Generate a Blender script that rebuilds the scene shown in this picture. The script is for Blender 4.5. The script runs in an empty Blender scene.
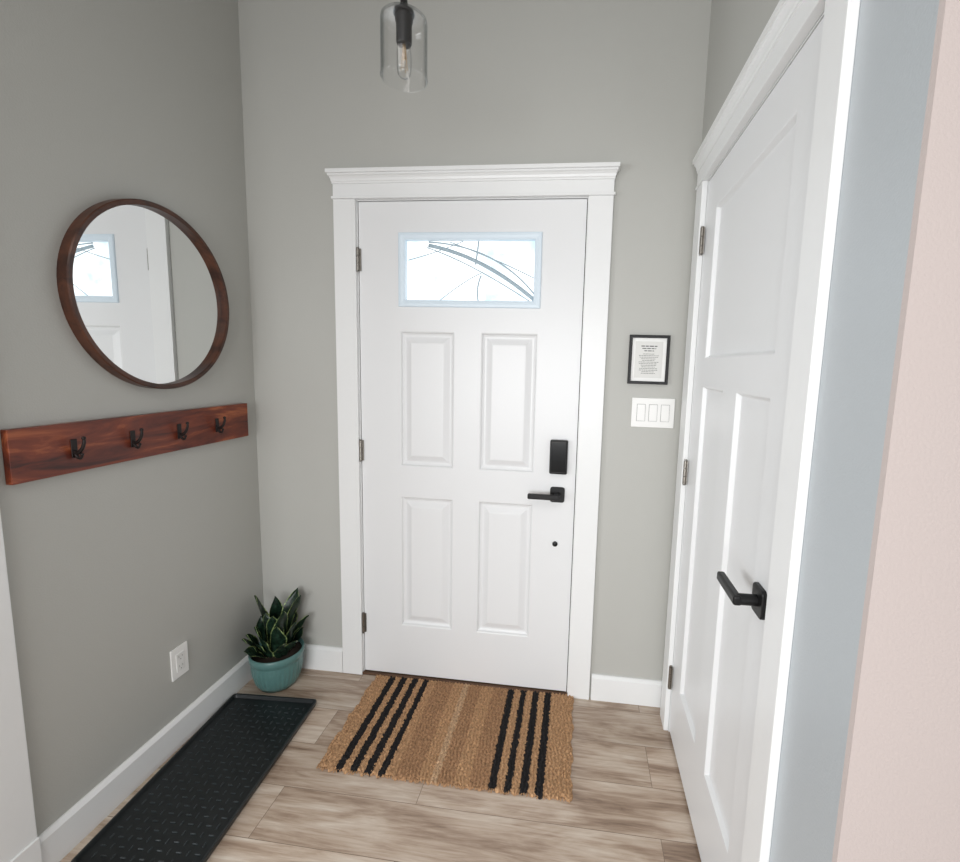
import bpy, bmesh, math, random
from math import sin, cos, pi
from mathutils import Vector, Matrix
random.seed(7)
scene = bpy.context.scene
COL = scene.collection
XL, XR = -0.48594, 1.31883
H = 3.15

# ------------------------------------------------------------ materials
def nmat(name):
    m = bpy.data.materials.new(name); m.use_nodes = True
    nt = m.node_tree
    return m, nt, nt.nodes["Principled BSDF"]
def N(nt, t, **kw):
    n = nt.nodes.new(t)
    for k, v in kw.items():
        if k in n.inputs: n.inputs[k].default_value = v
        else: setattr(n, k, v)
    return n
def rgb(r, g, b):
    f = lambda c: ((c/255+0.055)/1.055)**2.4 if c > 10 else c/255/12.92
    return (f(r), f(g), f(b), 1)
def simple(name, col, rough=0.5, metal=0.0, bump=0.0, bscale=60, var=0.04, **kw):
    m, nt, b = nmat(name)
    tc = N(nt, "ShaderNodeTexCoord")
    no = N(nt, "ShaderNodeTexNoise", Scale=bscale, Detail=4.0)
    nt.links.new(tc.outputs["Object"], no.inputs["Vector"])
    mx = N(nt, "ShaderNodeMix", data_type='RGBA')
    mx.inputs[6].default_value = tuple(c*(1-var) for c in col[:3])+(1,)
    mx.inputs[7].default_value = tuple(min(1, c*(1+var)) for c in col[:3])+(1,)
    nt.links.new(no.outputs["Fac"], mx.inputs[0])
    nt.links.new(mx.outputs[2], b.inputs["Base Color"])
    b.inputs["Roughness"].default_value = rough
    b.inputs["Metallic"].default_value = metal
    if bump:
        bp = N(nt, "ShaderNodeBump", Strength=bump, Distance=0.002)
        nt.links.new(no.outputs["Fac"], bp.inputs["Height"])
        nt.links.new(bp.outputs[0], b.inputs["Normal"])
    for k, v in kw.items(): b.inputs[k.replace("_", " ")].default_value = v
    return m

M_wall = simple("wall_paint", rgb(182, 182, 177), 0.5, bump=0.25, bscale=220, var=0.02)
M_wall_lit = simple("wall_paint_lit_cool", rgb(180, 186, 190), 0.35, bump=0.2, bscale=220, var=0.02)  # paler, cooler copy of the wall paint; incoming light painted into the colour
M_wall_warmlit = simple("wall_paint_lamplit", rgb(198, 186, 182), 0.7, bump=0.25, bscale=220, var=0.02)  # warm tint painted in to imitate lamp light on this wall
M_ceil = simple("ceiling_paint", rgb(205, 204, 201), 0.9, bump=0.3, bscale=90)
M_trim = simple("trim_paint", rgb(234, 235, 235), 0.32, var=0.01)
M_door = simple("door_paint", rgb(229, 230, 231), 0.34, bump=0.05, bscale=120, var=0.01)
M_winframe = simple("window_frame_glow", rgb(210, 222, 231), 0.4, var=0.01, Emission_Color=(.7, .86, 1, 1), Emission_Strength=0.08)  # bluish tint and faint emission imitate window glow on the frame
M_nickel = simple("satin_nickel", rgb(150, 145, 138), 0.35, 1.0)
M_black = simple("matte_black_metal", rgb(20, 20, 21), 0.4, 0.3)
M_keypad = simple("black_plastic_gloss", rgb(12, 12, 13), 0.15)
M_plate = simple("white_plastic", rgb(238, 238, 236), 0.3, var=0.01)
M_dark = simple("gap_shade", rgb(30, 26, 24), 0.8)  # near-black sheets behind the doors stand in for shade in the gaps
M_slot = simple("slot_grey", rgb(110, 108, 105), 0.8)
M_iron = simple("dark_bronze_iron", rgb(26, 15, 13), 0.5, 0.2)
M_tray = simple("black_rubber", rgb(22, 27, 29), 0.36, bump=0.3, bscale=50, var=0.25)
M_rib = simple("tread_highlight_rubber", rgb(42, 49, 52), 0.32, var=0.2)  # ribs coloured lighter than the tray to imitate highlights on raised rubber
M_soil = simple("soil", rgb(45, 34, 26), 0.95, bump=1.0, bscale=80, var=0.4)
M_thresh = simple("threshold_shadow_bronze", rgb(96, 70, 52), 0.45, 0.4)  # brown strip stands in for the shadow gap below the front door
M_paper = simple("paper", rgb(222, 222, 219), 0.7, var=0.02)
M_ink = simple("ink", rgb(55, 55, 57), 0.7)
M_fil = simple("filament", rgb(190, 165, 130), 0.4, 0.8)

def wood(name, stops, rough=0.35, sx=1.5, sy=30):
    m, nt, b = nmat(name)
    tc = N(nt, "ShaderNodeTexCoord"); mp = N(nt, "ShaderNodeMapping")
    mp.inputs["Scale"].default_value = (sy, sx, sy)
    no = N(nt, "ShaderNodeTexNoise", Scale=1.0, Detail=7.0, Distortion=1.1, Roughness=.6)
    cr = N(nt, "ShaderNodeValToRGB"); e = cr.color_ramp.elements
    e[0].position, e[0].color = stops[0]; e[1].position, e[1].color = stops[-1]
    for p, c in stops[1:-1]:
        q = e.new(p); q.color = c
    L = nt.links.new
    L(tc.outputs["Object"], mp.inputs[0]); L(mp.outputs[0], no.inputs["Vector"])
    L(no.outputs["Fac"], cr.inputs[0]); L(cr.outputs[0], b.inputs["Base Color"])
    b.inputs["Roughness"].default_value = rough
    return m
M_board = wood("rail_wood", [(.32, rgb(52, 19, 12)), (.44, rgb(96, 38, 22)), (.55, rgb(122, 54, 30)), (.68, rgb(168, 94, 56))], 0.33, 3.0, 20)
M_mframe = wood("walnut_frame", [(.32, rgb(44, 23, 16)), (.68, rgb(92, 54, 36))], 0.35, 6, 18)

def floor_mat():
    m, nt, b = nmat("vinyl_plank")
    L = nt.links.new
    tc = N(nt, "ShaderNodeTexCoord")
    br = N(nt, "ShaderNodeTexBrick", offset=0.37, offset_frequency=2)
    br.inputs["Color1"].default_value = (0, 0, 0, 1); br.inputs["Color2"].default_value = (1, 1, 1, 1)
    br.inputs["Mortar"].default_value = (.5, .5, .5, 1)
    br.inputs["Scale"].default_value = 1; br.inputs["Mortar Size"].default_value = 0.0010
    br.inputs["Mortar Smooth"].default_value = 0.4
    br.inputs["Brick Width"].default_value = 1.22; br.inputs["Row Height"].default_value = 0.178
    mp0 = N(nt, "ShaderNodeMapping"); mp0.inputs["Location"].default_value = (0.77, 0.06, 0)
    L(tc.outputs["Object"], mp0.inputs[0]); L(mp0.outputs[0], br.inputs["Vector"])
    sc = N(nt, "ShaderNodeVectorMath", operation='SCALE'); sc.inputs["Scale"].default_value = 37.0
    L(br.outputs["Color"], sc.inputs[0])
    ad = N(nt, "ShaderNodeVectorMath", operation='ADD'); L(tc.outputs["Object"], ad.inputs[0]); L(sc.outputs[0], ad.inputs[1])
    def noise(scl, det, ro, di):
        mp = N(nt, "ShaderNodeMapping"); mp.inputs["Scale"].default_value = scl
        L(ad.outputs[0], mp.inputs[0])
        n = N(nt, "ShaderNodeTexNoise", Scale=1.0, Detail=det, Roughness=ro, Distortion=di)
        L(mp.outputs[0], n.inputs["Vector"]); return n
    n1 = noise((2.8, 34, 1), 9.0, .66, 1.4)
    n2 = noise((1.9, 7.5, 1), 4.0, .5, 1.6)
    n3 = noise((8, 120, 1), 4.0, .6, .4)
    a1 = N(nt, "ShaderNodeMath", operation='MULTIPLY'); a1.inputs[1].default_value = .38; L(n1.outputs["Fac"], a1.inputs[0])
    a2 = N(nt, "ShaderNodeMath", operation='MULTIPLY_ADD'); a2.inputs[1].default_value = .45; L(n2.outputs["Fac"], a2.inputs[0]); L(a1.outputs[0], a2.inputs[2])
    a3 = N(nt, "ShaderNodeMath", operation='MULTIPLY_ADD'); a3.inputs[1].default_value = .17; L(n3.outputs["Fac"], a3.inputs[0]); L(a2.outputs[0], a3.inputs[2])
    cr = N(nt, "ShaderNodeValToRGB"); e = cr.color_ramp.elements
    e[0].position = .35; e[0].color = rgb(122, 101, 85)
    e[1].position = .65; e[1].color = rgb(216, 205, 192)
    for p, c in ((.43, rgb(156, 134, 116)), (.50, rgb(183, 163, 145)), (.57, rgb(200, 184, 168))):
        q = e.new(p); q.color = c
    L(a3.outputs[0], cr.inputs[0])
    hv = N(nt, "ShaderNodeHueSaturation"); hv.inputs["Saturation"].default_value = 1.0
    mr = N(nt, "ShaderNodeMapRange"); mr.inputs[3].default_value = 0.88; mr.inputs[4].default_value = 1.06
    L(br.outputs["Color"], mr.inputs[0]); L(mr.outputs[0], hv.inputs["Value"]); L(cr.outputs[0], hv.inputs["Color"])
    mx = N(nt, "ShaderNodeMix", data_type='RGBA'); mx.inputs[7].default_value = rgb(112, 94, 80)
    L(br.outputs["Fac"], mx.inputs[0]); L(hv.outputs[0], mx.inputs[6])
    L(mx.outputs[2], b.inputs["Base Color"])
    b.inputs["Roughness"].default_value = 0.28
    bp = N(nt, "ShaderNodeBump", Strength=0.10, Distance=0.002); L(n1.outputs["Fac"], bp.inputs["Height"]); L(bp.outputs[0], b.inputs["Normal"])
    return m
M_floor = floor_mat()

def glow_glass():
    m, nt, b = nmat("frosted_daylit_glass")
    tc = N(nt, "ShaderNodeTexCoord")
    no = N(nt, "ShaderNodeTexNoise", Scale=6.0, Detail=5.0)
    nt.links.new(tc.outputs["Object"], no.inputs["Vector"])
    cr = N(nt, "ShaderNodeValToRGB")
    cr.color_ramp.elements[0].color = (0.40, 0.56, 0.63, 1); cr.color_ramp.elements[1].color = (.97, 1, 1, 1)
    cr.color_ramp.elements[0].position = .36; cr.color_ramp.elements[1].position = .56
    nt.links.new(no.outputs["Fac"], cr.inputs[0])
    b.inputs["Base Color"].default_value = (.2, .22, .25, 1)
    nt.links.new(cr.outputs[0], b.inputs["Emission Color"])
    b.inputs["Emission Strength"].default_value = 1.45
    b.inputs["Roughness"].default_value = 0.25
    return m
M_glow = glow_glass()
M_etch = simple("grey_came_glow", rgb(140, 156, 165), 0.5, var=.5, bscale=150, Emission_Color=(.6, .75, .85, 1), Emission_Strength=0.18)  # lines given a faint emission, though they are no light source

def mirror_mat():
    m, nt, b = nmat("mirror_glass")
    b.inputs["Base Color"].default_value = (.88, .90, .90, 1); b.inputs["Metallic"].default_value = 1
    b.inputs["Roughness"].default_value = 0.01
    return m
M_mirror = mirror_mat()
def glass_mat():
    m, nt, b = nmat("clear_glass")
    nt.nodes.remove(b)
    out = nt.nodes["Material Output"]
    lw = N(nt, "ShaderNodeLayerWeight", Blend=.5)
    rp = N(nt, "ShaderNodeValToRGB"); e = rp.color_ramp.elements
    e[0].position = .55; e[0].color = (.99, .99, .99, 1); e[1].position = 1; e[1].color = (.45, .5, .52, 1)
    tr = N(nt, "ShaderNodeBsdfTransparent")
    gl = N(nt, "ShaderNodeBsdfGlossy", Roughness=.02)
    pw = N(nt, "ShaderNodeMath", operation='POWER'); pw.inputs[1].default_value = 3.0
    mp = N(nt, "ShaderNodeMath", operation='MULTIPLY_ADD'); mp.inputs[1].default_value = .6; mp.inputs[2].default_value = .035
    mx = N(nt, "ShaderNodeMixShader")
    L = nt.links.new
    L(lw.outputs["Facing"], rp.inputs[0]); L(rp.outputs[0], tr.inputs[0])
    L(lw.outputs["Facing"], pw.inputs[0]); L(pw.outputs[0], mp.inputs[0]); L(mp.outputs[0], mx.inputs[0]); L(tr.outputs[0], mx.inputs[1]); L(gl.outputs[0], mx.inputs[2]); L(mx.outputs[0], out.inputs[0])
    return m
M_glass = glass_mat()

def rug_mat():
    m, nt, b = nmat("woven_jute")
    L = nt.links.new
    uv = N(nt, "ShaderNodeUVMap"); sp = N(nt, "ShaderNodeSeparateXYZ"); L(uv.outputs[0], sp.inputs[0])
    mpu = N(nt, "ShaderNodeMapping"); mpu.inputs["Scale"].default_value = (1.77, 1, 1); L(uv.outputs[0], mpu.inputs[0])
    no = N(nt, "ShaderNodeTexNoise", Scale=45.0, Detail=3.0); L(mpu.outputs[0], no.inputs["Vector"])
    ns = N(nt, "ShaderNodeMath", operation='MULTIPLY'); ns.inputs[1].default_value = 0.024; L(no.outputs["Fac"], ns.inputs[0])
    xx = N(nt, "ShaderNodeMath", operation='ADD'); L(sp.outputs["X"], xx.inputs[0]); L(ns.outputs[0], xx.inputs[1])
    cr = N(nt, "ShaderNodeValToRGB"); cr.color_ramp.interpolation = 'CONSTANT'
    e = cr.color_ramp.elements
    tan = rgb(188, 148, 110); tan2 = rgb(170, 131, 97); blk = rgb(28, 25, 26); lt = rgb(198, 164, 130)
    stops = [(0, tan)]
    for s in (.088, .148, .205, .262): stops += [(s, blk), (s+.030, tan)]
    stops += [(.33, tan2), (.42, tan), (.47, lt), (.50, tan2), (.56, tan), (.62, tan2)]
    for s in (.695, .755, .815, .875): stops += [(s, blk), (s+.030, tan)]
    e[0].position = 0; e[0].color = tan; e[1].position = stops[1][0]; e[1].color = stops[1][1]
    for p, c in stops[2:]:
        q = e.new(p); q.color = c
    L(xx.outputs[0], cr.inputs[0])
    n2 = N(nt, "ShaderNodeTexNoise", Scale=60.0, Detail=4.0, Roughness=.75); L(mpu.outputs[0], n2.inputs["Vector"])
    mr = N(nt, "ShaderNodeMapRange"); mr.inputs[1].default_value = .3; mr.inputs[2].default_value = .7; mr.inputs[3].default_value = .32; mr.inputs[4].default_value = 1.5
    L(n2.outputs["Fac"], mr.inputs[0])
    hv = N(nt, "ShaderNodeHueSaturation"); L(cr.outputs[0], hv.inputs["Color"]); L(mr.outputs[0], hv.inputs["Value"])
    L(hv.outputs[0], b.inputs["Base Color"]); b.inputs["Roughness"].default_value = 0.95
    return m
M_rug = rug_mat()
M_fringe = simple("jute_fringe", rgb(176, 138, 102), 0.95, var=0.2)

def leaf_mat():
    m, nt, b = nmat("snake_plant_leaf")
    L = nt.links.new
    uv = N(nt, "ShaderNodeUVMap"); sp = N(nt, "ShaderNodeSeparateXYZ"); L(uv.outputs[0], sp.inputs[0])
    cr = N(nt, "ShaderNodeValToRGB"); e = cr.color_ramp.elements
    g1 = rgb(17, 34, 24); yl = rgb(116, 132, 84)
    e[0].position = 0; e[0].color = yl; e[1].position = 1; e[1].color = yl
    for p, c in ((.03, yl), (.07, g1), (.93, g1), (.97, yl)):
        q = e.new(p); q.color = c
    L(sp.outputs["X"], cr.inputs[0])
    no = N(nt, "ShaderNodeTexNoise", Scale=12.0, Detail=4.0); mp = N(nt, "ShaderNodeMapping"); mp.inputs["Scale"].default_value = (.4, 2, 1)
    L(uv.outputs[0], mp.inputs[0]); L(mp.outputs[0], no.inputs["Vector"])
    mr = N(nt, "ShaderNodeMapRange"); mr.inputs[1].default_value = .4; mr.inputs[2].default_value = .7; mr.inputs[3].default_value = .6; mr.inputs[4].default_value = 3.2
    L(no.outputs["Fac"], mr.inputs[0])
    hv = N(nt, "ShaderNodeHueSaturation"); L(cr.outputs[0], hv.inputs["Color"]); 
    L(mr.outputs[0], hv.inputs["Value"])
    L(hv.outputs[0], b.inputs["Base Color"]); b.inputs["Roughness"].default_value = .36
    return m
M_leaf = leaf_mat()
M_pot = simple("teal_glaze", rgb(86, 123, 120), 0.3, var=.12, bscale=90)

# ------------------------------------------------------------ mesh helpers
def mk(name, verts, faces, mat, parent=None, smooth=False, uvs=None, normals=True):
    me = bpy.data.meshes.new(name)
    me.from_pydata([tuple(v) for v in verts], [], faces); me.update()
    if uvs:
        ul = me.uv_layers.new(name="UVMap")
        for lp in me.loops: ul.data[lp.index].uv = uvs[lp.vertex_index]
    if normals:
        bm = bmesh.new(); bm.from_mesh(me); bmesh.ops.recalc_face_normals(bm, faces=bm.faces); bm.to_mesh(me); bm.free()
    if smooth:
        for p in me.polygons: p.use_smooth = True
    me.materials.append(mat)
    ob = bpy.data.objects.new(name, me); COL.objects.link(ob)
    if parent: ob.parent = parent
    return ob
def bm_box(bm, a, b, bev=0.0, seg=2):
    vs = [bm.verts.new((x, y, z)) for x in (a[0], b[0]) for y in (a[1], b[1]) for z in (a[2], b[2])]
    idx = [(0, 1, 3, 2), (4, 6, 7, 5), (0, 4, 5, 1), (2, 3, 7, 6), (0, 2, 6, 4), (1, 5, 7, 3)]
    fs = [bm.faces.new([vs[i] for i in f]) for f in idx]
    if bev:
        es = list({e for f in fs for e in f.edges})
        bmesh.ops.bevel(bm, geom=es, offset=bev, segments=seg, affect='EDGES', profile=.5)
def boxes(name, lst, mat, parent=None, bev=0.0, smooth=False):
    bm = bmesh.new()
    for t in lst: bm_box(bm, t[0], t[1], t[2] if len(t) > 2 else bev)
    bmesh.ops.recalc_face_normals(bm, faces=bm.faces)
    me = bpy.data.meshes.new(name); bm.to_mesh(me); bm.free(); me.materials.append(mat)
    ob = bpy.data.objects.new(name, me); COL.objects.link(ob)
    if parent: ob.parent = parent
    return ob
def tube_data(pts, rad, n=10, off=0):
    pts = [Vector(p) for p in pts]; V = []; F = []
    if not hasattr(rad, '__len__'): rad = [rad]*len(pts)
    up = Vector((0.13, .27, .95)).normalized()
    for i, p in enumerate(pts):
        t = (pts[min(i+1, len(pts)-1)]-pts[max(i-1, 0)]).normalized()
        a = t.cross(up)
        if a.length < .15: a = t.cross(Vector((1, 0.1, 0)))
        a.normalize(); b = t.cross(a)
        for k in range(n):
            V.append(p+(a*cos(2*pi*k/n)+b*sin(2*pi*k/n))*rad[i])
    for i in range(len(pts)-1):
        for k in range(n):
            F.append((off+i*n+k, off+i*n+(k+1) % n, off+(i+1)*n+(k+1) % n, off+(i+1)*n+k))
    F.append(tuple(off+k for k in range(n))); F.append(tuple(off+(len(pts)-1)*n+k for k in range(n)))
    return V, F
def tube(name, pts, rad, mat, parent=None, n=10):
    V, F = tube_data(pts, rad, n)
    return mk(name, V, F, mat, parent, True)
def lathe(name, prof, mat, parent=None, n=48, smooth=True, ribs=None, closed=False):
    V = []; F = []
    for i, (r, z) in enumerate(prof):
        for k in range(n):
            a = 2*pi*k/n; rr = r*(1+(ribs(a, z) if ribs else 0))
            V.append((rr*cos(a), rr*sin(a), z))
    m = len(prof)
    for i in range(m-1 if not closed else m):
        j = (i+1) % m
        for k in range(n):
            F.append((i*n+k, i*n+(k+1) % n, j*n+(k+1) % n, j*n+k))
    if not closed:
        if prof[0][0] > 1e-5: F.append(tuple(range(n)))
        if prof[-1][0] > 1e-5: F.append(tuple((m-1)*n+k for k in range(n)))
    return mk(name, V, F, mat, parent, smooth)
def empty(name, loc=(0, 0, 0), rotz=0):
    e = bpy.data.objects.new(name, None); COL.objects.link(e); e.location = loc; e.rotation_euler = (0, 0, rotz); e.empty_display_size = .05
    return e
def struct(o, label=None, cat=None):
    o["kind"] = "structure"
    if label: o["label"] = label
    if cat: o["category"] = cat
    return o
def thing(o, label, cat, group=None):
    o["label"] = label; o["category"] = cat
    if group: o["group"] = group
    return o
def sharp(o, ang=35):
    for p in o.data.polygons: p.use_smooth = True
    o.data.set_sharp_from_angle(angle=math.radians(ang))

# ------------------------------------------------------------ shell
YB = -4.6
struct(boxes("floor", [((-3.6, YB, -.08), (4.2, .15, 0))], M_floor), "greige wood-look vinyl plank floor with long grain", "floor")
struct(boxes("ceiling", [((-3.6, YB, H), (4.2, .15, H+.08))], M_ceil), "plain white painted ceiling over the entry", "ceiling")
DW, DH = .914, 2.045
struct(boxes("wall_back", [((XL-.12, 0, 0), (-.012, .12, H)), ((DW+.012, 0, 0), (XR+.12, .12, H)), ((-.012, 0, DH+.012), (DW+.012, .12, H))], M_wall),
       "warm grey painted wall around the front door", "wall")
struct(boxes("wall_left", [((XL-.12, -1.052, 0), (XL, 0, H))], M_wall), "warm grey painted wall holding mirror and hook rail", "wall")
CY0, CW = -.150, .813   # closet door
CY1 = CY0-CW
CE = CY1-.006-.040
struct(boxes("wall_right", [((XR, CY0+.012, 0), (XR+.12, 0, H)), ((XR, CE, 0), (XR+.12, CY1-.012, H)), ((XR, CY1-.012, DH+.012), (XR+.12, CY0+.012, H))], M_wall),
       "grey painted wall around the closet door", "wall")
struct(boxes("wall_right.001", [((XR, -1.238, 0), (XR+.12, CE, H))], M_wall_lit), "grey wall end beside the closet casing, cool light painted into its colour", "wall")
struct(boxes("wall_hall", [((XR, -1.25, 0), (4.2, -1.238, H))], M_wall_warmlit), "wall turning away past the closet, warm light painted into its colour", "wall")

# baseboards
def board_prof(name, length, h, t, mat):
    P = [(0, 0), (-t, 0), (-t, h-.012), (-t*.55, h-.003), (-t*.3, h), (0, h)]
    V = [(x, y, z) for x in (0, length) for y, z in P]; n = len(P)
    F = [(i, (i+1) % n, n+(i+1) % n, n+i) for i in range(n)]+[tuple(range(n)), tuple(range(n, 2*n))]
    return mk(name, V, F, mat)
HB = .112; TB = .016
b = board_prof("baseboard_back", .386-.016, HB, TB, M_trim); b.location = (XL+.016, 0, 0); struct(b, "white painted baseboard beside the front door", "baseboard")
b = board_prof("baseboard_back.001", XR-1.019, HB, TB, M_trim); b.location = (1.019, 0, 0); struct(b, "white painted baseboard beside the front door", "baseboard")
b = board_prof("baseboard_left", .952, HB, TB, M_trim); b.rotation_euler = (0, 0, pi/2); b.location = (XL, -.952, 0); struct(b, "white painted baseboard under the grey wall", "baseboard")

def casing(name, w, h, cwl, cwr, crown_l=None, crown_r=None, gap=.006, cs=1.0):
    t = .018
    a0, a1 = -gap, w+gap
    crown_l = crown_l or .016; crown_r = crown_r or .016
    L0, R0 = a0-cwl, a1+cwr
    z0 = h+gap
    lst = [((L0, -t, 0), (a0, 0, z0), .002), ((a1, -t, 0), (R0, 0, z0), .002),
           ((L0-crown_l*.35, -t-.006*cs, z0), (R0+crown_r*.35, 0, z0+.010), .002),
           ((L0, -t, z0+.010), (R0, 0, z0+.070), .001)]
    ob = boxes(name, lst, M_trim)
    prof = [(t, z0+.056), (t+.004, z0+.057), (t+.004, z0+.063), (t+.007, z0+.066), (t+.009, z0+.074), (t+.014, z0+.081), (t+.020, z0+.085), (t+.020, z0+.090), (t+.028, z0+.091), (t+.028, z0+.105), (t+.024, z0+.107)]
    V = []; F = []
    for d, z in prof:
        k = (d-t)/.028; d = t+(d-t)*cs
        V += [(L0-crown_l*k, 0, z), (L0-crown_l*k, -d, z), (R0+crown_r*k, -d, z), (R0+crown_r*k, 0, z)]
    for i in range(len(prof)-1):
        for j in range(3): F.append((i*4+j, i*4+j+1, i*4+5+j, i*4+4+j))
    F.append(tuple((len(prof)-1)*4+j for j in range(4)))
    F.append((3, 2, 1, 0))
    c = mk("crown", V, F, M_trim)
    bm = bmesh.new(); bm.from_mesh(ob.data); bm.from_mesh(c.data); bm.to_mesh(ob.data); bm.free()
    bpy.data.objects.remove(c)
    return ob
c = casing("trim_1", DW, DH, .092, .092); struct(c, "white door casing with stepped crown header", "door trim")
c = casing("trim_2", CW, DH, .088, .084, crown_l=.012, cs=.65); c.location = (XR, CY0, 0); c.rotation_euler = (0, 0, -pi/2); struct(c, "white closet door casing with crown header", "door trim")
c = boxes("trim_3", [((XL, -1.052, .128), (XL+.018, -.953, 2.05), .002), ((XL, -1.056, 0), (XL+.024, -.9525, .128), .002)], M_trim); struct(c, "white casing with plinth block at the wall end", "door trim")

def jamb(name, w, h, depth):
    g = .003
    return boxes(name, [((-.0118, 0.0005, 0), (-g, depth, h+g)), ((w+g, 0.0005, 0), (w+.0118, depth, h+g)), ((-.0118, .0005, h+g), (w+.0118, depth, h+.0118))], M_trim)
j = jamb("trim_4", DW, DH, .12); struct(j, "white painted jamb of the front door", "door jamb")
j = jamb("trim_5", CW, DH, .12); j.location = (XR, CY0, 0); j.rotation_euler = (0, 0, -pi/2); struct(j, "white painted jamb of the closet door", "door jamb")
j = boxes("trim_6", [((-.0118, .0475, 0), (DW+.0118, .055, DH+.0118))], M_dark); struct(j, "dark backing sheet darkening the gap around the front door", "weatherstrip")
j = boxes("trim_7", [((XR+.0475, CY1-.0118, 0), (XR+.055, CY0+.0118, DH+.0118))], M_dark); struct(j, "dark sheet standing in for the shaded closet interior", "backing")
j = boxes("trim_8", [((-.01, -.014, 0), (DW+.01, .046, .010), .003)], M_thresh); struct(j, "bronze-brown threshold strip imitating the shadow gap under the door", "threshold")

# ------------------------------------------------------------ door slab
def slab(name, w, h, t, panels, z0, mat, parent, holes=()):
    xs = sorted({0, w, *[p[0] for p in panels], *[p[1] for p in panels], *[q for hh in holes for q in hh[:2]]})
    zs = sorted({z0, h, *[p[2] for p in panels], *[p[3] for p in panels], *[q for hh in holes for q in hh[2:4]]})
    V = []; F = []
    def quad(a, b2, c2, d): 
        n = len(V); V.extend([a, b2, c2, d]); F.append((n, n+1, n+2, n+3))
    allr = [p[:4] for p in panels]+[hh[:4] for hh in holes]
    for i in range(len(xs)-1):
        for k in range(len(zs)-1):
            cx, cz = (xs[i]+xs[i+1])/2, (zs[k]+zs[k+1])/2
            if any(r[0] < cx < r[1] and r[2] < cz < r[3] for r in allr): continue
            quad((xs[i], 0, zs[k]), (xs[i+1], 0, zs[k]), (xs[i+1], 0, zs[k+1]), (xs[i], 0, zs[k+1]))
    for p in panels:
        prev = None
        for ins, dep in p[4]:
            a = (p[0]+ins, p[1]-ins, p[2]+ins, p[3]-ins)
            ring = [(a[0], dep, a[2]), (a[1], dep, a[2]), (a[1], dep, a[3]), (a[0], dep, a[3])]
            if prev:
                for s in range(4):
                    s2 = (s+1) % 4; quad(prev[s], prev[s2], ring[s2], ring[s])
            prev = ring
        quad(*prev)
    quad((0, 0, z0), (0, t, z0), (0, t, h), (0, 0, h)); quad((w, 0, z0), (w, 0, h), (w, t, h), (w, t, z0))
    quad((0, 0, h), (0, t, h), (w, t, h), (w, 0, h)); quad((0, 0, z0), (w, 0, z0), (w, t, z0), (0, t, z0))
    quad((0, t, z0), (w, t, z0), (w, t, h), (0, t, h))
    return mk(name, V, F, mat, parent, normals=False)
raised = [(0, 0), (.004, .002), (.008, .010), (.016, .014), (.022, .014), (.046, .002), (.050, .0015)]
flat = [(0, 0), (.003, .001), (.010, .012), (.013, .013)]
d1 = empty("door_1", (0, .002, 0)); struct(d1, "white four-panel front door with a frosted window", "door")
px = [(.172, .402), (.512, .742)]
pan = [(a, b2, z0, z1, raised) for a, b2 in px for z0, z1 in ((.247, .837), (.970, 1.537))]
WX0, WX1, WZ0, WZ1 = .168, .748, 1.635, 1.925
s = slab("door_slab", DW, DH, .044, pan, .014, M_door, d1, holes=[(WX0+.01, WX1-.01, WZ0+.01, WZ1-.01)])
def ring_frame(name, x0, x1, z0, z1, prof, mat, parent):
    V = []; F = []
    for ins, y in prof:
        V += [(x0+ins, y, z0+ins), (x1-ins, y, z0+ins), (x1-ins, y, z1-ins), (x0+ins, y, z1-ins)]
    for i in range(len(prof)-1):
        for j2 in range(4): F.append((i*4+j2, i*4+(j2+1) % 4, (i+1)*4+(j2+1) % 4, (i+1)*4+j2))
    return mk(name, V, F, mat, parent)
ring_frame("window_frame", WX0, WX1, WZ0, WZ1, [(0, .001), (0, -.005), (.003, -.008), (.012, -.009), (.020, -.007), (.027, -.004), (.030, .012), (.030, .016)], M_winframe, d1)
boxes("glass_pane", [((WX0+.012, .014, WZ0+.012), (WX1-.012, .020, WZ1-.012))], M_glow, d1)
def gp(x, y): return (.195+(x-405)*.533/132, .0125, 1.90-(y-239)*.257/62)
def arc(p0, p1, p2, n=20):
    out = []
    for i in range(n+1):
        t = i/n
        x = (1-t)**2*p0[0]+2*t*(1-t)*p1[0]+t*t*p2[0]; y = (1-t)**2*p0[1]+2*t*(1-t)*p1[1]+t*t*p2[1]
        out.append(gp(x, y))
    return out
V = []; F = []
for (a, b2, c2, r) in [((428, 241), (496, 244), (536, 290), .0030), ((426, 246), (472, 260), (536, 299), .0022), ((428, 244), (484, 254), (536, 295), .0075),
                       ((450, 241), (505, 260), (536, 275), .0020),
                       ((479, 240), (478, 250), (476, 262), .0030), ((482, 272), (476, 285), (480, 299), .0030), ((407, 258), (440, 250), (464, 240), .0018),
                       ((436, 299), (466, 276), (482, 270), .0018)]:
    v, f = tube_data(arc(a, b2, c2), r, 6, len(V)); V += v; F += f
V = [Vector((v.x, min(.0138, .0125+(v.y-.0125)*.25), v.z)) for v in V]
mk("leaded_lines", V, F, M_etch, d1, True)

def hinge(parent, loc, name="hinge"):
    V = []; F = []
    h = .088
    for k in range(3):
        z = -h/2+k*h/3
        v, f = tube_data([(0, 0, z+.001), (0, 0, z+h/3-.001)], .0065, 12, len(V)); V += v; F += f
    for zz in (-h/2-.004, h/2+.001):
        v, f = tube_data([(0, 0, zz), (0, 0, zz+.003)], .005, 12, len(V)); V += v; F += f
    o = mk(name, V, F, M_nickel, parent); sharp(o)
    bm = bmesh.new(); bm.from_mesh(o.data)
    bm_box(bm, (0, .003, -h/2), (.012, .006, h/2)); bm.to_mesh(o.data); bm.free()
    o.location = loc
    return o
for z in (1.819, 1.031, .246): hinge(d1, (-.002, -.009, z))

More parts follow.
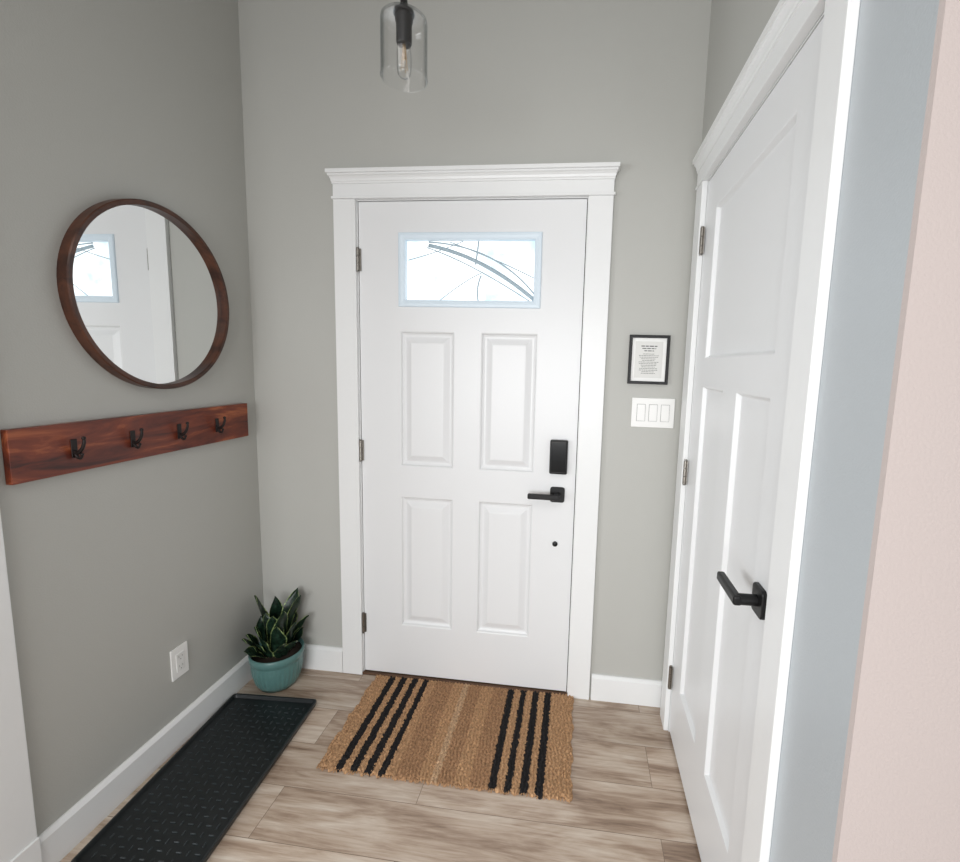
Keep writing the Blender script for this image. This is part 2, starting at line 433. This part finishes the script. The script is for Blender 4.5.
def smoothpath(pts, n=6):
    out = []
    P = [Vector(p) for p in pts]
    for i in range(len(P)-1):
        p0 = P[max(i-1, 0)]; p1 = P[i]; p2 = P[i+1]; p3 = P[min(i+2, len(P)-1)]
        for k in range(n):
            t = k/n
            out.append(.5*((2*p1)+(p2-p0)*t+(2*p0-5*p1+4*p2-p3)*t*t+(3*p1-p0-3*p2+p3)*t**3))
    out.append(P[-1]); return out
def round_plate(name, hw, hh, r, th, mat, parent):
    V = []; F = []; L = []
    for ins, y in ((0, 0), (0, -th+.002), (.002, -th)):
        for cx, cz, a0 in ((hw-r, hh-r, 0), (-hw+r, hh-r, pi/2), (-hw+r, -hh+r, pi), (hw-r, -hh+r, 1.5*pi)):
            for k in range(7):
                a = a0+pi/2*k/6; V.append((cx+(r-ins)*cos(a), y, cz+(r-ins)*sin(a)))
    n = 28
    for i in range(2):
        for k in range(n): F.append((i*n+k, i*n+(k+1) % n, (i+1)*n+(k+1) % n, (i+1)*n+k))
    F.append(tuple(range(n))); F.append(tuple(2*n+k for k in range(n)))
    o = mk(name, V, F, mat, parent); sharp(o); return o
def lever(parent, x, z, sgn=-1, ln=.118):
    h = empty("door_handle", (x, 0, z)); h.parent = parent
    round_plate("rosette", .030, .032, .011, .009, M_black, h)
    V, F = tube_data([(0, -.009, 0), (0, -.050, 0)], .0125, 16)
    o = mk("spindle", V, F, M_black, h); sharp(o)
    a, b2 = sorted((sgn*ln, -sgn*.013))
    boxes("lever", [((a, -.060, -.011), (b2, -.042, .011), .005)], M_black, h)
    return h
lever(d1, .843, .887)
k = empty("keypad_lock", (.843, 0, 1.046)); k.parent = d1
boxes("lock_housing", [((-.036, -.024, -.070), (.036, 0, .070), .006)], M_black, k)
boxes("lock_screen", [((-.029, -.0255, -.060), (.029, -.0235, .062), .0008)], M_keypad, k)
o = lathe("keyhole_cover", [(.0001, 0), (.011, 0), (.011, .004), (.009, .006), (.0001, .006)], M_black, d1, 24); o.rotation_euler = (pi/2, 0, 0); o.location = (.841, 0, .675)

# ------------------------------------------------------------ closet door
d2 = empty("door_2", (XR+.002, CY0, 0), -pi/2); struct(d2, "white three-panel craftsman closet door", "door")
slab("door_slab", CW, DH, .04, [(.120, .693, 1.450, 1.930, flat), (.120, .350, .250, 1.360, flat), (.463, .693, .250, 1.360, flat)], .014, M_door, d2)
for z in (1.853, 1.04, .23): hinge(d2, (-.003, -.010, z))
lever(d2, CW-.070, .928)

# ------------------------------------------------------------ mirror
mir = empty("round_mirror", (XL, -.466, 1.597), 0); thing(mir, "round wall mirror in a dark walnut wood frame", "mirror")
R0 = .297; D = .034
prof = [(R0, 0), (R0, D-.003), (R0-.003, D), (R0-.013, D), (R0-.016, D-.003), (R0-.016, .010), (R0-.028, .010), (R0-.028, 0)]
o = lathe("mirror_frame", prof, M_mframe, mir, 96, closed=True); o.rotation_euler = (0, pi/2, 0); sharp(o, 40)
o = lathe("mirror_glass", [(.0001, .011), (R0-.0165, .011), (R0-.0165, .0125), (.0001, .0125)], M_mirror, mir, 96, smooth=False); o.rotation_euler = (0, pi/2, 0)

# ------------------------------------------------------------ hook rail
rail = empty("hook_rail", (XL, -.50, 1.152)); thing(rail, "reddish-brown wooden rail with four dark metal hooks", "coat rack")
boxes("rail_board", [((0, -.425, -.069), (.020, .424, .069), .0015)], M_board, rail)
def hook():
    V = []; F = []
    def add(pts, rad):
        nonlocal V, F
        v, f = tube_data(smoothpath(pts), rad, 10, len(V)); V += v; F += f
    n = 4*6+1
    add([(.002, 0, -.012), (.012, 0, -.014), (.026, 0, -.002), (.034, 0, .016), (.034, 0, .026)], [.0060-.0025*i/(n-1) for i in range(n)])
    n = 3*6+1
    add([(.002, 0, -.014), (.010, 0, -.026), (.019, 0, -.029), (.024, 0, -.021)], [.0050-.002*i/(n-1) for i in range(n)])
    for c in ((.034, 0, .028, .0055), (.0245, 0, -.018, .0045)):
        ps = []; rs = []
        for i in range(9):
            a = pi*i/8; ps.append((c[0], c[1], c[2]-cos(a)*c[3])); rs.append(max(.0003, sin(a)*c[3]))
        v, f = tube_data(ps, rs, 12, len(V)); V += v; F += f
    o = mk("hook", V, F, M_iron, rail, True)
    bm = bmesh.new(); bm.from_mesh(o.data); bm_box(bm, (0, -.008, -.028), (.0035, .008, .024), .0015); bm.to_mesh(o.data); bm.free()
    return o
h0 = hook(); hs = [h0]+[h0.copy() for _ in range(3)]
for i, hh in enumerate(hs):
    if i: COL.objects.link(hh); hh.parent = rail
    hh.location = (.020, -.275+i*.175, 0)

# ------------------------------------------------------------ picture frame, switch, outlet
pf = empty("picture_frame", (1.176, 0, 1.446)); thing(pf, "small black framed notice hanging above the light switches", "picture frame")
w2, h2 = .076, .094
ring_frame("frame_border", -w2, w2, -h2, h2, [(0, 0), (0, -.014), (.002, -.016), (.009, -.016), (.011, -.014), (.011, -.005)], M_black, pf)
boxes("mat_board", [((-w2+.010, -.0065, -h2+.010), (w2-.010, -.001, h2-.010))], simple("mount_white", rgb(240, 240, 238), .6), pf)
boxes("paper_sheet", [((-.052, -.0075, -.070), (.052, -.0062, .070))], M_paper, pf)
lst = []
for z, wd, th in ((.052, .030, .0035), (.043, .026, .003), (.034, .018, .003)):
    x = -wd
    while x < wd-.003:
        l = random.uniform(.010, .020); lst.append(((x, -.0079, z-th/2), (min(x+l, wd), -.0074, z+th/2))); x += l+.003
z = .022
while z > -.055:
    wd = random.uniform(.020, .038); x = -wd
    while x < wd-.003:
        l = random.uniform(.004, .010); lst.append(((x, -.0079, z-.0008), (min(x+l, wd), -.0074, z+.0008))); x += l+.002
    z -= .0062
boxes("printed_text", lst, M_ink, pf)

sw = empty("light_switch", (1.205, 0, 1.240)); thing(sw, "white three-gang rocker light switch plate", "light switch")
boxes("switch_plate", [((-.082, -.006, -.058), (.082, 0, .058), .002)], M_plate, sw)
M_gap = simple("switch_gap", rgb(150, 150, 150), .6)
for i in range(3):
    cx = -.046+.046*i
    bm = bmesh.new(); bm_box(bm, (-.0165, -.0075, -.0335), (.0165, -.0055, .0335), .001)
    me = bpy.data.meshes.new("switch_bezel"); bm.to_mesh(me); bm.free(); me.materials.append(M_gap)
    o = bpy.data.objects.new("switch_bezel", me); COL.objects.link(o); o.parent = sw; o.location = (cx, 0, 0)
    V = [(-.0150, -.0095, -.032), (.0150, -.0095, -.032), (.0150, -.0075, .032), (-.0150, -.0075, .032), (-.0150, -.006, -.032), (.0150, -.006, -.032), (.0150, -.006, .032), (-.0150, -.006, .032)]
    o = mk("rocker", V, [(0, 1, 2, 3), (4, 5, 6, 7), (0, 1, 5, 4), (1, 2, 6, 5), (2, 3, 7, 6), (3, 0, 4, 7)], M_plate, sw); o.location = (cx, -.001, 0)
ou = empty("wall_outlet", (XL, -.468, .312), pi/2); thing(ou, "white duplex electrical outlet low on the wall", "outlet")
boxes("outlet_plate", [((-.036, -.006, -.058), (.036, 0, .058), .002)], M_plate, ou)
boxes("outlet_face", [((-.017, -.0085, -.034), (.017, -.005, .034), .001)], simple("outlet_plastic", rgb(228, 228, 226), .35), ou)
for z in (-.018, .018):
    lst = [((-.0077, -.0089, z-.001), (-.0065, -.0083, z+.007)), ((.0065, -.0089, z-.001), (.0077, -.0083, z+.006)), ((-.0016, -.0089, z-.009), (.0016, -.0083, z-.006))]
    boxes("outlet_socket", lst, M_slot, ou)

# ------------------------------------------------------------ rug
def rug():
    W, Ln = .885, .500
    nx, ny = 320, 180
    V = []; UV = []; F = []
    rr = random.Random(3)
    J = [[rr.uniform(0, 1) for _ in range(ny+1)] for _ in range(nx+1)]
    for i in range(nx+1):
        u = i/nx
        for j in range(ny+1):
            v = j/ny
            edge = .007*sin(u*70)*sin(u*23+1)+.005*sin(u*190)
            wob = .0030*sin(v*31+u*9)+.0020*sin(v*67+u*40)
            x = (u-.5)*W+(.004*sin(v*22)+.002*sin(v*61))*(1 if u > .97 or u < .03 else 0)
            y = (v-.5)*Ln + edge*(1 if v < .05 else 0)*(1-v/.05)
            cc = (u*W+wob)/.0135
            col = abs(sin(cc*pi))
            row = .5+.5*sin(v*Ln/.014*2*pi+(pi if int(cc) % 2 else 0)+J[i//5][j//5]*4.0)
            z = .004+.0020*col+.0045*row*col+.0050*J[i][j]*(.5+.5*col)+.0015*sin(u*9+v*5)
            if i in (0, nx) or j in (0, ny): z = .001
            V.append((x, y, z)); UV.append((u, v))
    for i in range(nx):
        for j in range(ny):
            a = i*(ny+1)+j; F.append((a, a+ny+1, a+ny+2, a+1))
    root = empty("door_mat", (.503, -.262, 0), math.radians(.4))
    o = mk("woven_mat", V, F, M_rug, root, True, UV)
    V = []; F = []
    for side in (-1, 1):
        x = -W/2+.004
        while x < W/2-.004:
            l = rr.uniform(.004, .014); y0 = side*(Ln/2-.004)
            v, f = tube_data([(x, y0, .005), (x+rr.uniform(-.003, .003), y0+side*l*.6, .005), (x+rr.uniform(-.004, .004), y0+side*l, .003)], [.003, .0026, .0015], 5, len(V)); V += v; F += f
            x += rr.uniform(.006, .010)
    f = mk("fringe", V, F, M_fringe, root, True); f["kind"] = "stuff"
    return root
thing(rug(), "tan woven jute mat with black stripes before the door", "rug")

# ------------------------------------------------------------ boot tray
def tray():
    W, Ln = .360, .690
    root = empty("boot_tray", (-.262, -.572, 0), math.radians(3.2))
    def rrect(w, l, r, z, n=6):
        out = []
        for cx, cy, a0 in ((w/2-r, l/2-r, 0), (-w/2+r, l/2-r, pi/2), (-w/2+r, -l/2+r, pi), (w/2-r, -l/2+r, 3*pi/2)):
            for k2 in range(n+1):
                a = a0+pi/2*k2/n; out.append((cx+r*cos(a), cy+r*sin(a), z))
        return out
    loops = [rrect(W-.008, Ln-.008, .012, .001), rrect(W, Ln, .016, .016), rrect(W, Ln, .016, .020), rrect(W-.008, Ln-.008, .012, .0215), rrect(W-.016, Ln-.016, .010, .020), rrect(W-.024, Ln-.024, .008, .008), rrect(W-.04, Ln-.04, .006, .006)]
    V = []; F = []; n = len(loops[0])
    for lp in loops: V += lp
    for i in range(len(loops)-1):
        for k2 in range(n): F.append((i*n+k2, i*n+(k2+1) % n, (i+1)*n+(k2+1) % n, (i+1)*n+k2))
    F.append(tuple(range(n))); F.append(tuple((len(loops)-1)*n+k2 for k2 in range(n)))
    o = mk("tray_body", V, F, M_tray, root, True); sharp(o, 30)
    bm = bmesh.new()
    ii = 0
    y = -Ln/2+.040
    while y < Ln/2-.030:
        x = -W/2+.037; jj = 0
        while x < W/2-.030:
            if (ii+jj) % 2: bm_box(bm, (x-.008, y-.002, .005), (x+.008, y+.002, .0090), .0012, 1)
            else: bm_box(bm, (x-.002, y-.008, .005), (x+.002, y+.008, .0090), .0012, 1)
            x += .0285; jj += 1
        y += .0275; ii += 1
    me = bpy.data.meshes.new("tread_ribs"); bm.to_mesh(me); bm.free(); me.materials.append(M_rib)
    t = bpy.data.objects.new("tread_ribs", me); COL.objects.link(t); t.parent = root; t["kind"] = "stuff"
    return root
thing(tray(), "black rubber boot tray with raised tread along the baseboard", "boot tray")

# ------------------------------------------------------------ plant
def plant():
    PX, PY = -.343, -.122
    root = empty("potted_snake_plant", (PX, PY, 0))
    def ribs(a, z): return .010*cos(a*34) if .015 < z < .118 else 0
    prof = [(.0001, 0), (.064, 0), (.074, .004), (.089, .03), (.098, .065), (.102, .095), (.103, .118), (.103, .124), (.107, .128), (.109, .142), (.1085, .156), (.105, .161), (.101, .157), (.098, .14), (.090, .13), (.0001, .13)]
    lathe("plant_pot", prof, M_pot, root, 272, ribs=ribs)
    lathe("soil", [(.0001, .1465), (.05, .147), (.0985, .143), (.0985, .135), (.0001, .135)], M_soil, root, 32)
    V = []; F = []; UV = []
    rr = random.Random(5)
    def leaf(az, tilt, Ln, w, bend, r0):
        n, m = 16, 8
        base = len(V)
        d = Vector((cos(az), sin(az), 0)); side = Vector((-sin(az), cos(az), 0))
        p = d*r0+Vector((0, 0, .138)); ang = tilt
        tw = rr.uniform(-1.0, 1.0)
        for i in range(n+1):
            t = i/n
            wd = w*(.42+.58*sin(min(1, t/.55)*pi/2))*(1-max(0, (t-.62)/.38)**2.2)
            if i == n: wd = .0008
            dirv = d*sin(ang)+Vector((0, 0, cos(ang)))
            nrm = d*cos(ang)-Vector((0, 0, sin(ang)))
            sd = (side*cos(tw*t)+nrm*sin(tw*t)); n2 = nrm*cos(tw*t)-side*sin(tw*t)
            for k2 in range(m+1):
                s = k2/m*2-1
                V.append(p+sd*s*wd/2-n2*(.16*wd*(s*s))+n2*.003*sin(t*14+s*3)); UV.append((k2/m, t+az))
            p = p+dirv*Ln/n; ang += bend/n
        for i in range(n):
            for k2 in range(m):
                a = base+i*(m+1)+k2; F.append((a, a+1, a+m+2, a+m+1))
    for i in range(7): leaf(i*2*pi/7+.4+rr.uniform(-.3, .3), .12+rr.uniform(-.04, .14), rr.uniform(.20, .28), rr.uniform(.060, .070), rr.uniform(-.1, .3), .022)
    for i in range(8): leaf(i*2*pi/8+.1+rr.uniform(-.3, .3), .34+rr.uniform(-.08, .12), rr.uniform(.15, .21), rr.uniform(.060, .070), rr.uniform(-.1, .4), .042)
    for i in range(8): leaf(i*2*pi/8+.5+rr.uniform(-.3, .3), .56+rr.uniform(-.1, .12), rr.uniform(.10, .14), rr.uniform(.052, .062), rr.uniform(-.1, .4), .052)
    for i, v in enumerate(V):
        v = Vector(v)
        if v.x+PX < XL+.006: v.x = XL+.006-PX
        if v.y+PY > -.006: v.y = -.006-PY
        V[i] = v
    mk("foliage", V, F, M_leaf, root, True, UV)
    return root
thing(plant(), "dark green snake plant in a ribbed teal ceramic pot", "potted plant")

# ------------------------------------------------------------ pendant
pd = empty("pendant_light", (.459, -.70, H)); thing(pd, "clear glass cylinder pendant with black socket and tubular bulb", "pendant light")
zb = 2.097-H
def L2(p): return [(r, z+zb) for r, z in p]
outer = [(.0555, 0), (.0568, .003), (.0555, .006), (.0555, .128), (.0545, .134), (.050, .138), (.036, .140), (.020, .1405)]
inner = [(.020, .1375), (.035, .137), (.0485, .135), (.0520, .132), (.0530, .127), (.0530, 0)]
o = lathe("glass_shade", L2(outer+inner), M_glass, pd, 64, closed=True); sharp(o, 50)
o = lathe("socket", L2([(.0001, .078), (.0165, .078), (.0185, .082), (.0185, .124), (.0210, .130), (.0210, .142), (.025, .144), (.025, .150), (.014, .155), (.0095, .163), (.008, .180), (.0001, .180)]), M_black, pd, 32); sharp(o)
lathe("light_bulb", L2([(.0001, .004), (.009, .005), (.0155, .013), (.0172, .026), (.0172, .058), (.0155, .070), (.0135, .079)]), M_glass, pd, 32)
V = []; F = []
for q in range(4):
    a = q*pi/2
    v, f = tube_data([(.003*cos(a), .003*sin(a), .079+zb), (.008*cos(a), .008*sin(a), .020+zb)], .0009, 6, len(V)); V += v; F += f
v, f = tube_data([(0, 0, .079+zb), (0, 0, .046+zb)], .004, 8, len(V)); V += v; F += f
mk("bulb_filament", V, F, M_fil, pd)
tube("cord", [(0, 0, .178+zb), (0, 0, -.02)], .0036, M_black, pd, 10)
o = lathe("ceiling_canopy", [(.0001, -.028), (.05, -.026), (.060, -.018), (.060, 0), (.0001, 0)], M_black, pd, 40); sharp(o)

# ------------------------------------------------------------ camera
C = Vector((0.91782, -1.91196, 1.41570)); yaw, pitch, roll = 0.11941, -0.12606, 0.02792
f = Vector((-sin(yaw)*cos(pitch), cos(yaw)*cos(pitch), sin(pitch)))
r = f.cross(Vector((0, 0, 1))).normalized(); u = r.cross(f)
r, u = cos(roll)*r+sin(roll)*u, -sin(roll)*r+cos(roll)*u
cam = bpy.data.cameras.new("camera"); co = bpy.data.objects.new("camera", cam); COL.objects.link(co)
m = Matrix((r, u, -f)).transposed().to_4x4(); m.translation = C
co.matrix_world = m
cam.sensor_fit = 'HORIZONTAL'; cam.sensor_width = 36; cam.lens = 475.58665*36/960
cam.shift_x = (480-521.948)/960; cam.shift_y = (424.423-431)/960; cam.clip_start = .01
scene.camera = co

# ------------------------------------------------------------ light
w = bpy.data.worlds.new("world"); scene.world = w; w.use_nodes = True
w.node_tree.nodes["Background"].inputs[0].default_value = (.95, .975, 1, 1); w.node_tree.nodes["Background"].inputs[1].default_value = .36
def area(name, loc, target, sx, sy, power, col, spread=180):
    l = bpy.data.lights.new(name, 'AREA'); l.shape = 'RECTANGLE'; l.size = sx; l.size_y = sy; l.energy = power; l.color = col; l.spread = math.radians(spread)
    o = bpy.data.objects.new(name, l); COL.objects.link(o); o.location = loc
    o.rotation_euler = (Vector(target)-Vector(loc)).to_track_quat('-Z', 'Y').to_euler()
    return o
area("window_daylight", (.3, -4.3, 1.25), (.40, 0, .75), 2.2, 1.4, 34, (.98, .99, 1), 110)
area("side_window_daylight", (-2.6, -3.0, 1.3), (1.3, -.8, .8), 2.0, 1.4, 36, (.95, .98, 1), 120)
area("hall_warm_fill", (.7, -2.4, 3.05), (.6, -1.0, 0), 1.0, 1.0, 11, (1, .96, .92), 120)  # unseen overhead fill, kept weak to warm the hall wall
scene.view_settings.view_transform = 'Standard'
scene.view_settings.look = 'None'
